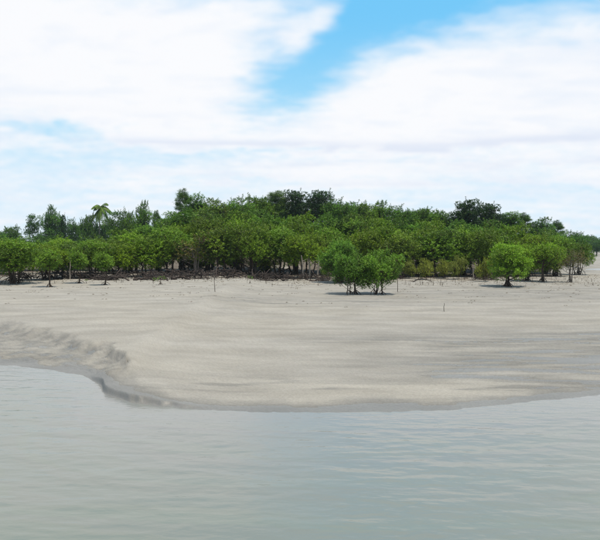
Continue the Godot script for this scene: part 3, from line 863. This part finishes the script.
	["wood_tree_b", "skyline_tree", "tree", 17.3, 94, 5.03, 8.29, 128, "deep", "bark", "tree behind the even skyline past the dip", "trees on the wood's skyline"],
	["wood_tree_b", "skyline_tree", "tree", 28.83, 94, 4.85, 8.29, 189, "needle_haze", "bark", "tree behind the narrow green one after the black crowns", "trees on the wood's skyline"],
	["wood_tree_b", "far_tree", "tree", -52.56, 112, 5.86, 5.84, 279, "needle_haze", "bark", "far tree at the left edge above the low wood", "far trees over the low left wood"],
	["wood_tree_a", "far_tree", "tree", -52.12, 118, 6.78, 5.43, 39, "needle_haze", "bark", "low far tree at the left edge of the far group", "far trees over the low left wood"],
	["open_tree", "far_tree", "tree", -49.33, 120, 8.69, 3.68, 269, "needle_haze", "bark", "far open crowned tree with sky between its boughs", "far trees over the low left wood"],
	["wood_tree_c", "far_tree", "tree", -43.94, 116, 10.08, 4.63, 287, "needle_haze", "bark", "tallest far tree over the low left wood", "far trees over the low left wood"],
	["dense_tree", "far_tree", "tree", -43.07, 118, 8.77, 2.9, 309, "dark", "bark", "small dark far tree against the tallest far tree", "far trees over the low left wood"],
	["wood_tree_b", "far_tree", "tree", -42.29, 122, 8.24, 4.49, 13, "needle_haze", "bark", "low far tree left of the white pole like trunk", "far trees over the low left wood"],
	["wood_tree_a", "far_tree", "tree", -36.57, 113, 8.84, 4.16, 340, "needle_haze", "bark", "bushy far tree left of the pale trunked palm", "far trees over the low left wood"],
	["leaning_palm", "far_palm", "palm", -35.14, 114, 10.12, 3.85, 33, "deep", "pale_bark", "far palm on a pale trunk above the round mangrove", "far trees over the low left wood"],
	["open_tree", "far_tree", "tree", -30.87, 110, 8.83, 4.05, 123, "deep", "bark", "far open tree right of the pale trunked palm", "far trees over the low left wood"],
	["wood_tree_a", "far_tree", "tree", -27.96, 106, 9.07, 3.9, 220, "deep", "bark", "far leafy tree left of the tall far one", "far trees over the low left wood"],
	["wood_tree_c", "far_tree", "tree", -23.93, 100, 9.5, 3.99, 331, "deep", "bark", "tall far leafy tree beside the gap before the rise", "far trees over the low left wood"],
	["casuarina", "far_tree", "tree", -21.49, 98, 7.44, 2.71, 122, "deep", "bark", "thin far feathery tree in the gap before the rise", "far trees over the low left wood"],
	["wood_tree_b", "far_tree", "tree", -34.75, 118, 7.86, 6.52, 333, "needle_haze", "bark", "low far tree under the pale trunked palm", "far trees over the low left wood"],
	["wood_tree_b", "far_tree", "tree", -27.48, 112, 6.37, 6.87, 196, "deep", "bark", "low far tree under the tall leafy one", "far trees over the low left wood"],
	["wood_tree_b", "far_tree", "tree", -48.7, 126, 5.73, 8.89, 112, "needle_haze", "bark", "low far tree under the tallest far one", "far trees over the low left wood"],
	["wood_tree_a", "far_tree", "tree", -23.19, 108, 5.6, 5.63, 114, "deep", "bark", "low far tree closing the gap before the rise", "far trees over the low left wood"],
	["wood_tree_b", "distant_tree", "tree", 81.6, 190, 7.09, 7.58, 64, "needle_haze", "bark", "hazy tree nearest the wood on the distant shore", "trees of the distant shore"],
	["wood_tree_a", "distant_tree", "tree", 89.26, 200, 6.43, 7.98, 28, "needle_haze", "bark", "hazy tree second from the wood on the distant shore", "trees of the distant shore"],
	["wood_tree_b", "distant_tree", "tree", 97.59, 210, 5.99, 9.02, 54, "needle_haze", "bark", "hazy tree at the right edge on the distant shore", "trees of the distant shore"],
	["wood_tree_a", "distant_tree", "tree", 104.86, 215, 5.74, 9.89, 248, "needle_haze", "bark", "hazy tree beyond the right edge of the distant shore", "trees of the distant shore"],
	["wood_tree_c", "distant_tree", "tree", 81.99, 180, 4.38, 6.07, 359, "needle_haze", "bark", "small hazy tree in front on the distant shore", "trees of the distant shore"],
	["mangrove_c", "crowding_tree", "tree", -25.77, 56, 3.54, 4.81, 58, "mid", "bark", "mid green crown crowding in close behind the leftmost whole mangrove", "trees crowding between the shore row and the wood"],
	["mangrove_a", "crowding_tree", "tree", -20.98, 57, 3.38, 4.9, 17, "lime", "bark", "sunlit yellow green crown crowding in close behind the low yellowish mangrove", "trees crowding between the shore row and the wood"],
	["mangrove_b", "crowding_tree", "tree", -16.96, 57, 3.47, 4.9, 355, "mid", "bark", "mid green crown crowding in close behind the round green mangrove", "trees crowding between the shore row and the wood"],
	["mangrove_a", "crowding_tree", "tree", -14.77, 58, 3.93, 4.98, 192, "lime", "bark", "sunlit yellow green crown crowding in close behind the small table shaped sapling", "trees crowding between the shore row and the wood"],
	["mangrove_b", "crowding_tree", "tree", -10.32, 58, 5.09, 4.98, 146, "lime", "bark", "sunlit yellow green crown crowding in close behind the thin twiggy mangrove", "trees crowding between the shore row and the wood"],
	["mangrove_c", "crowding_tree", "tree", -8.33, 59, 5.4, 5.07, 85, "olive", "bark", "olive crown crowding in close behind the stout black trunk", "trees crowding between the shore row and the wood"],
	["mangrove_a", "crowding_tree", "tree", -5.61, 59, 5.31, 5.07, 214, "lime", "bark", "sunlit yellow green crown crowding in close behind the bent stick", "trees crowding between the shore row and the wood"],
	["mangrove_b", "crowding_tree", "tree", -3.26, 59, 5.42, 5.07, 297, "mid", "bark", "mid green crown crowding in close behind the wide pale opening", "trees crowding between the shore row and the wood"],
	["mangrove_c", "crowding_tree", "tree", -0.54, 59, 5.24, 5.07, 164, "lime", "bark", "sunlit yellow green crown crowding in close behind the cluster of white trunks", "trees crowding between the shore row and the wood"],
	["mangrove_a", "crowding_tree", "tree", 2.67, 58, 4.75, 4.8, 152, "mid", "bark", "mid green crown crowding in close behind the dark leafy bush", "trees crowding between the shore row and the wood"],
	["mangrove_b", "crowding_tree", "tree", 5.25, 57, 4.54, 5.07, 20, "lime", "bark", "sunlit yellow green crown crowding in close behind the lone beach pair", "trees crowding between the shore row and the wood"],
	["mangrove_c", "crowding_tree", "tree", 7.65, 58, 4.93, 5.16, 330, "lime", "bark", "sunlit yellow green crown crowding in close behind the deep green shrub", "trees crowding between the shore row and the wood"],
	["mangrove_b", "crowding_tree", "tree", 10.86, 59, 4.79, 5.07, 12, "lime", "bark", "sunlit yellow green crown crowding in close behind the rounded olive shrub", "trees crowding between the shore row and the wood"],
	["mangrove_a", "crowding_tree", "tree", 14.66, 59, 4.61, 5.07, 178, "lime", "bark", "sunlit yellow green crown crowding in close behind the pale olive shrub", "trees crowding between the shore row and the wood"],
	["mangrove_c", "crowding_tree", "tree", 17.44, 58, 4.31, 4.98, 302, "mid", "bark", "mid green crown crowding in close behind the bright green bush", "trees crowding between the shore row and the wood"],
	["mangrove_b", "crowding_tree", "tree", 19.76, 57, 4.19, 4.72, 47, "lime", "bark", "sunlit yellow green crown crowding in close behind the lime mangrove", "trees crowding between the shore row and the wood"],
	["mangrove_a", "crowding_tree", "tree", 22.38, 57, 3.93, 4.2, 263, "mid", "bark", "mid green crown crowding in close behind the umbrella tree", "trees crowding between the shore row and the wood"],
	["mangrove_b", "crowding_tree", "tree", 25.58, 60, 3.35, 3.31, 342, "deep", "bark", "deep green crown crowding in close behind the grey brown twiggy tree", "trees crowding between the shore row and the wood"],
	["low_shrub", "shade_shrub", "shrub", -24.05, 56, 1.82, 3.73, 61, "deep", "bark", "shady shrub deep under the trees behind the thick dark trunk", "shrubs in the shade under the wood"],
	["low_shrub", "shade_shrub", "shrub", -21.33, 57, 1.98, 3.03, 106, "deep", "bark", "shady shrub deep under the trees behind the slim single stemmed mangrove", "shrubs in the shade under the wood"],
	["low_shrub", "shade_shrub", "shrub", -18.86, 58, 1.92, 4.09, 351, "deep", "bark", "shady shrub deep under the trees behind the pale bare pole", "shrubs in the shade under the wood"],
	["low_shrub", "shade_shrub", "shrub", -15.52, 57.5, 1.92, 3.52, 114, "mid", "bark", "shady shrub deep under the trees behind the dark driftwood", "shrubs in the shade under the wood"],
	["low_shrub", "shade_shrub", "shrub", -12.67, 59, 2.04, 3.59, 41, "deep", "bark", "shady shrub deep under the trees behind the table shaped sapling", "shrubs in the shade under the wood"],
	["low_shrub", "shade_shrub", "shrub", -9.67, 59.5, 1.63, 3.69, 226, "deep", "bark", "shady shrub deep under the trees behind the driftwood gap", "shrubs in the shade under the wood"],
	["low_shrub", "shade_shrub", "shrub", -6.44, 60, 1.86, 3.5, 177, "deep", "bark", "shady shrub deep under the trees behind the stout black trunk", "shrubs in the shade under the wood"],
	["low_shrub", "shade_shrub", "shrub", -3.44, 59, 2.06, 3.67, 130, "mid", "bark", "shady shrub deep under the trees behind the bent stick", "shrubs in the shade under the wood"],
	["low_shrub", "shade_shrub", "shrub", 3.56, 58, 1.88, 3.85, 211, "mid", "bark", "shady shrub deep under the trees behind the dark leafy bush", "shrubs in the shade under the wood"],
	["low_shrub", "shade_shrub", "shrub", 6.46, 58.5, 2.41, 3.38, 254, "mid", "bark", "shady shrub deep under the trees behind the lone beach pair", "shrubs in the shade under the wood"],
	["low_shrub", "shade_shrub", "shrub", 8.76, 59.5, 2.23, 3.63, 258, "mid", "bark", "shady shrub deep under the trees behind the thin upright stake", "shrubs in the shade under the wood"],
	["low_shrub", "shade_shrub", "shrub", 11.41, 60, 1.73, 3.5, 209, "deep", "bark", "shady shrub deep under the trees behind the rounded olive shrub", "shrubs in the shade under the wood"],
	["low_shrub", "shade_shrub", "shrub", 14.36, 60, 2.42, 3.73, 117, "deep", "bark", "shady shrub deep under the trees behind the low shrubs' right end", "shrubs in the shade under the wood"],
	["low_shrub", "shade_shrub", "shrub", 17.05, 58.5, 2.24, 3.36, 233, "mid", "bark", "shady shrub deep under the trees behind the bright beach bush", "shrubs in the shade under the wood"],
	["low_shrub", "shade_shrub", "shrub", 19.4, 57.5, 1.88, 3.37, 124, "mid", "bark", "shady shrub deep under the trees behind the lime mangrove", "shrubs in the shade under the wood"],
	["low_shrub", "shade_shrub", "shrub", 21.49, 56.5, 1.8, 3.37, 313, "deep", "bark", "shady shrub deep under the trees behind the umbrella tree", "shrubs in the shade under the wood"],
	["slim_mangrove", "slim_mangrove", "tree", -15.12, 39.5, 2.49, 1.82, 248, "mid", "bark", "slim young mangrove on one dark stem, nearest the left water", "young mangroves on the open sand"],
	["slim_mangrove", "slim_mangrove", "tree", -14.64, 43, 2.33, 1.71, 351, "mid", "bark", "slim young mangrove right of the pale bare pole", "young mangroves on the open sand"],
	["slim_mangrove", "slim_mangrove", "tree", -12.33, 41, 2.23, 1.63, 344, "mid", "bark", "slim young mangrove on splayed stilt roots before the driftwood", "young mangroves on the open sand"],
	["sapling_b", "mangrove_sapling", "sapling", -8.91, 41.5, 0.56, 0.89, 187, "deep", "bark", "small table shaped sapling with a flat shadow strip", "young mangroves on the open sand"],
	["sapling_b", "mangrove_sapling", "sapling", 2.47, 46, 0.68, 0.56, 191, "deep", "bark", "small dark sapling left of the lone beach pair's shadow", "young mangroves on the open sand"],
	["sapling_b", "mangrove_sapling", "sapling", -14.11, 43, 0.3, 0.4, 60, "deep", "bark", "tiny sapling between two slim young mangroves", "young mangroves on the open sand"],
	["sapling_b", "mangrove_sapling", "sapling", -3.37, 44, 0.57, 0.4, 301, "deep", "bark", "tiny sapling on the sand right of the bent stick", "young mangroves on the open sand"],
]

func place_trees() -> void:
	for t in trees:
		plant(t[0], t[1], t[2], t[3], t[4], t[5], t[6], t[7], t[8], t[9], t[10], t[11])

# ---------------------------------------------------------------- things lying and standing on the sand
func thing(o: Node3D, called: String, label: String, category: String, group := "") -> void:
	o.name = numbered(called)
	add_child(o)
	o.set_meta("label", label)
	o.set_meta("category", category)
	if group != "":
		o.set_meta("group", group)

func stick(x: float, d: float, h: float, lean: Vector3, bow: Vector3, r: float, bark: String, label: String) -> void:
	var b := Buf.new()
	tube(b, bent(Vector3(0, -0.3, 0), Vector3(lean.x, h, lean.z), bow, 9, 0.012), r, r * 0.55, 7)
	var m := MeshInstance3D.new()
	m.mesh = b.mesh()
	m.mesh.surface_set_material(0, M[bark])
	thing(m, "stake", label, "stake", "stakes stuck in the sand")
	m.position = Vector3(x, land_height(x, d), -d)

func log_mesh(ln: float, r: float) -> ArrayMesh:
	var b := Buf.new()
	var p := bent(Vector3(-ln / 2, r * 0.7, 0), Vector3(ln / 2, r * 0.5, rng.randf_range(-0.3, 0.3)), Vector3(0, rng.randf_range(0.0, 0.28), rng.randf_range(-0.25, 0.25)), 11, r * 0.6)
	tube(b, p, r, r * 0.5, 8)
	for k in 9:
		var at := p[rng.randi_range(1, 10)]
		var q := rdir(); q.y = absf(q.y) * 0.9
		tube(b, bent(at, at + q * rng.randf_range(0.25, 0.9), Vector3.ZERO, 4, 0.03), r * 0.3, 0.008, 5)
	return b.mesh()

func drift_log(x: float, d: float, ln: float, r: float, turn: float, label: String) -> void:
	var m := MeshInstance3D.new()
	m.mesh = log_mesh(ln, r)
	m.mesh.surface_set_material(0, M["driftwood"])
	thing(m, "driftwood_log", label, "log", "driftwood under the shore mangroves")
	m.position = Vector3(x, land_height(x, d) - 0.03, -d)
	m.rotation.y = deg_to_rad(turn)

func brush_pile(x: float, d: float, ln: float, h: float, label: String) -> void:
	var o := Node3D.new()
	thing(o, "brush_pile", label, "brush pile", "driftwood under the shore mangroves")
	o.position = Vector3(x, land_height(x, d), -d)
	for k in 54:
		var b := Buf.new()
		var c := Vector3(rng.randf_range(-0.5, 0.5) * ln, rng.randf_range(0.04, h * 0.5), rng.randf_range(-0.45, 0.45))
		var q := rdir(); q.y *= 0.45
		q = q.normalized() * rng.randf_range(0.3, 0.75)
		var a := c - q; a.y = maxf(a.y, -0.02)
		var e := c + q; e.y = maxf(e.y, -0.02)
		var r := rng.randf_range(0.010, 0.05) * rng.randf_range(0.6, 1.2)
		tube(b, bent(a, e, rdir() * 0.08, 4, 0.03), r, r * 0.5, 5)
		part("branch", b.mesh(), M["driftwood"], o)

func place_shore_things() -> void:
	rng.seed = 77
	stick(-4.45, 34.6, 1.30, Vector3(-0.12, 0, 0.0), Vector3(-0.05, 0, 0), 0.022, "grey_bark", "thin bent grey stick leaning out of the open sand")
	stick(5.75, 38.5, 1.05, Vector3(0.02, 0, 0.0), Vector3(0.01, 0, 0), 0.022, "bark", "thin upright stake right of the lone beach pair")
	stick(6.1, 27.6, 0.36, Vector3(0.02, 0, 0.0), Vector3.ZERO, 0.016, "bark", "short peg alone in the sand nearest the water")
	stick(-16.8, 47.5, 1.9, Vector3(0.05, 0, 0.0), Vector3(0.02, 0, 0), 0.05, "pale_bark", "pale bare pole under the left mangroves")
	stick(13.3, 50.0, 1.0, Vector3(-0.04, 0, 0.0), Vector3(0.02, 0, 0), 0.05, "pale_bark", "short pale post at the foot of the olive shrubs")
	# dead white trunks
	var w := [[0.25, 51.5, 1.9], [0.75, 52.0, 2.1], [1.3, 51.2, 1.8], [1.85, 51.8, 2.0], [2.3, 51.0, 1.6]]
	var lab := ["first white trunk of the cluster under the brightest mangrove", "second white trunk of the cluster under the brightest mangrove", "middle white trunk of the cluster under the brightest mangrove", "fourth white trunk of the cluster under the brightest mangrove", "shortest white trunk at the right end of the cluster"]
	for k in w.size():
		var o := Node3D.new()
		thing(o, "dead_trunk", lab[k], "dead tree", "white dead trunks")
		o.position = Vector3(w[k][0], land_height(w[k][0], w[k][1]), -w[k][1])
		var b := Buf.new()
		var p := bent(Vector3(0, -0.2, 0), Vector3(rng.randf_range(-0.15, 0.15), w[k][2], 0), Vector3(0.05, 0, 0), 8, 0.02)
		tube(b, p, 0.075, 0.035, 7)
		part("trunk", b.mesh(), M["pale_bark"], o)
		for q in 3:
			var e := Buf.new()
			var at := p[4 + q]
			tube(e, bent(at, at + Vector3(rng.randf_range(-0.5, 0.5), rng.randf_range(0.2, 0.5), rng.randf_range(-0.3, 0.3)), Vector3.ZERO, 4, 0.02), 0.03, 0.01, 5)
			part("limb", e.mesh(), M["pale_bark"], o)
	drift_log(-14.6, 47.2, 1.87, 0.08, 4, "long dark driftwood log at the left of the shore row")
	drift_log(-12.9, 46.2, 1.65, 0.09, -6, "dark driftwood log lying behind the splayed sapling")
	drift_log(-11.2, 46.6, 1.43, 0.10, 8, "thick dark log at the right end of the first heap")
	drift_log(-8.6, 47.0, 1.43, 0.12, -3, "thickest black log before the thin twiggy mangrove")
	drift_log(-9.7, 45.4, 1.10, 0.05, 10, "thin driftwood log nearest the open sand")
	drift_log(-4.9, 48.5, 1.21, 0.08, -8, "log at the foot of the stout black trunk")
	drift_log(-2.6, 48.0, 1.32, 0.06, 5, "slim log right of the bent stick")
	drift_log(1.4, 48.6, 1.43, 0.07, -4, "dark log lying before the white trunks")
	drift_log(-20.0, 46.0, 1.21, 0.07, 6, "dark log behind the leftmost thick trunk")
	drift_log(9.0, 48.0, 1.43, 0.04, 3, "thin log on the sand before the rounded olive shrub")
	var more := [[-15.9, 48.4, 2.0, 0.8, "brush pile between the pale bare pole and the round mangrove"], [-13.9, 46.9, 2.0, 0.6, "low brush heap behind the long driftwood log"], [-10.3, 47.2, 2.2, 0.7, "brush heap joining the two groups of logs"], [-7.2, 48.2, 2.2, 0.9, "brush heap between the thickest log and the stout trunk"],
		[-1.6, 49.4, 2.0, 0.8, "brush heap beside the wide pale opening"], [3.3, 49.2, 1.6, 0.9, "brush heap between the white trunks and the dark bush"], [-20.3, 47.4, 2.2, 0.8, "brush heap behind the leftmost thick trunk"], [7.2, 52.0, 1.8, 0.7, "dark brush heap beside the brownish low shrub"], [14.6, 51.5, 1.8, 0.7, "brush heap behind the bright green beach bush"]]
	for a in more:
		brush_pile(a[0], a[1], a[2], a[3], a[4])
	brush_pile(-17.9, 48.0, 2.6, 1.1, "dark brush pile under the low yellowish mangrove")
	brush_pile(-12.0, 48.6, 3.2, 0.9, "long brush pile above the dark driftwood logs")
	brush_pile(-8.6, 49.2, 2.6, 1.2, "tangled brush behind the thickest black log")
	brush_pile(-5.6, 49.8, 2.2, 1.2, "black brush pile around the stout black trunk")
	brush_pile(-3.4, 49.6, 2.0, 0.9, "low brush beneath the broad spreading mangrove")
	brush_pile(1.2, 50.0, 2.8, 0.9, "brush tangled round the white trunks")

func make_ground_cover() -> void:
	rng.seed = 99
	# breathing roots of the mangroves, too many to count
	var b := Buf.new()
	tube(b, bent(Vector3(0, -0.05, 0), Vector3(0.02, 0.2, 0.01), Vector3(0.01, 0, 0), 3), 0.012, 0.005, 5)
	var spots := []
	for k in 1500:
		var x := rng.randf_range(-24.0, 22.0)
		var d := rng.randf_range(42.0, 56.0)
		if n_mid.get_noise_2d(x * 0.3, d * 0.3) < 0.02 + (48.0 - d) * 0.04: continue
		spots.append(Transform3D(Basis.from_euler(Vector3(rng.randf_range(-0.2, 0.2), rng.randf() * TAU, rng.randf_range(-0.2, 0.2))).scaled(Vector3.ONE * rng.randf_range(0.6, 1.5)), Vector3(x, land_height(x, d), -d)))
	scatter("breathing_roots", b.mesh(), M["bark"], spots, "thin dark breathing roots poking from the sand under the mangroves")
	# fallen leaves and bits of bark
	var e := Buf.new()
	leaf(e, Vector3(0, 0.012, 0), Vector3(1, 0.05, 0).normalized(), Vector3.UP, 0.11, 0.05, Color(0.16, 0.10, 0.05))
	leaf(e, Vector3(0.1, 0.015, 0.07), Vector3(-0.4, 0.1, 0.8).normalized(), Vector3.UP, 0.10, 0.045, Color(0.10, 0.07, 0.04))
	spots = []
	for k in 5000:
		var d := 28.0 + 32.0 * pow(rng.randf(), 0.45)
		var x := rng.randf_range(-0.5, 0.5) * d
		if d < 44.0 and n_mid.get_noise_2d(x * 0.4, d * 0.5) < 0.12: continue
		spots.append(Transform3D(Basis(Vector3.UP, rng.randf() * TAU).scaled(Vector3.ONE * rng.randf_range(0.7, 1.5)), Vector3(x, land_height(x, d), -d)))
	scatter("leaf_litter", e.mesh(), M["grey"], spots, "brown fallen leaves strewn over the sand near the trees")

func scatter(called: String, mesh: Mesh, mat: Material, spots: Array, label: String) -> void:
	mesh.surface_set_material(0, mat)
	var mm := MultiMesh.new()
	mm.transform_format = MultiMesh.TRANSFORM_3D
	mm.mesh = mesh
	mm.instance_count = spots.size()
	for k in spots.size():
		mm.set_instance_transform(k, spots[k])
	var o := MultiMeshInstance3D.new()
	o.name = called
	o.multimesh = mm
	o.set_meta("kind", "stuff")
	o.set_meta("label", label)
	add_child(o)
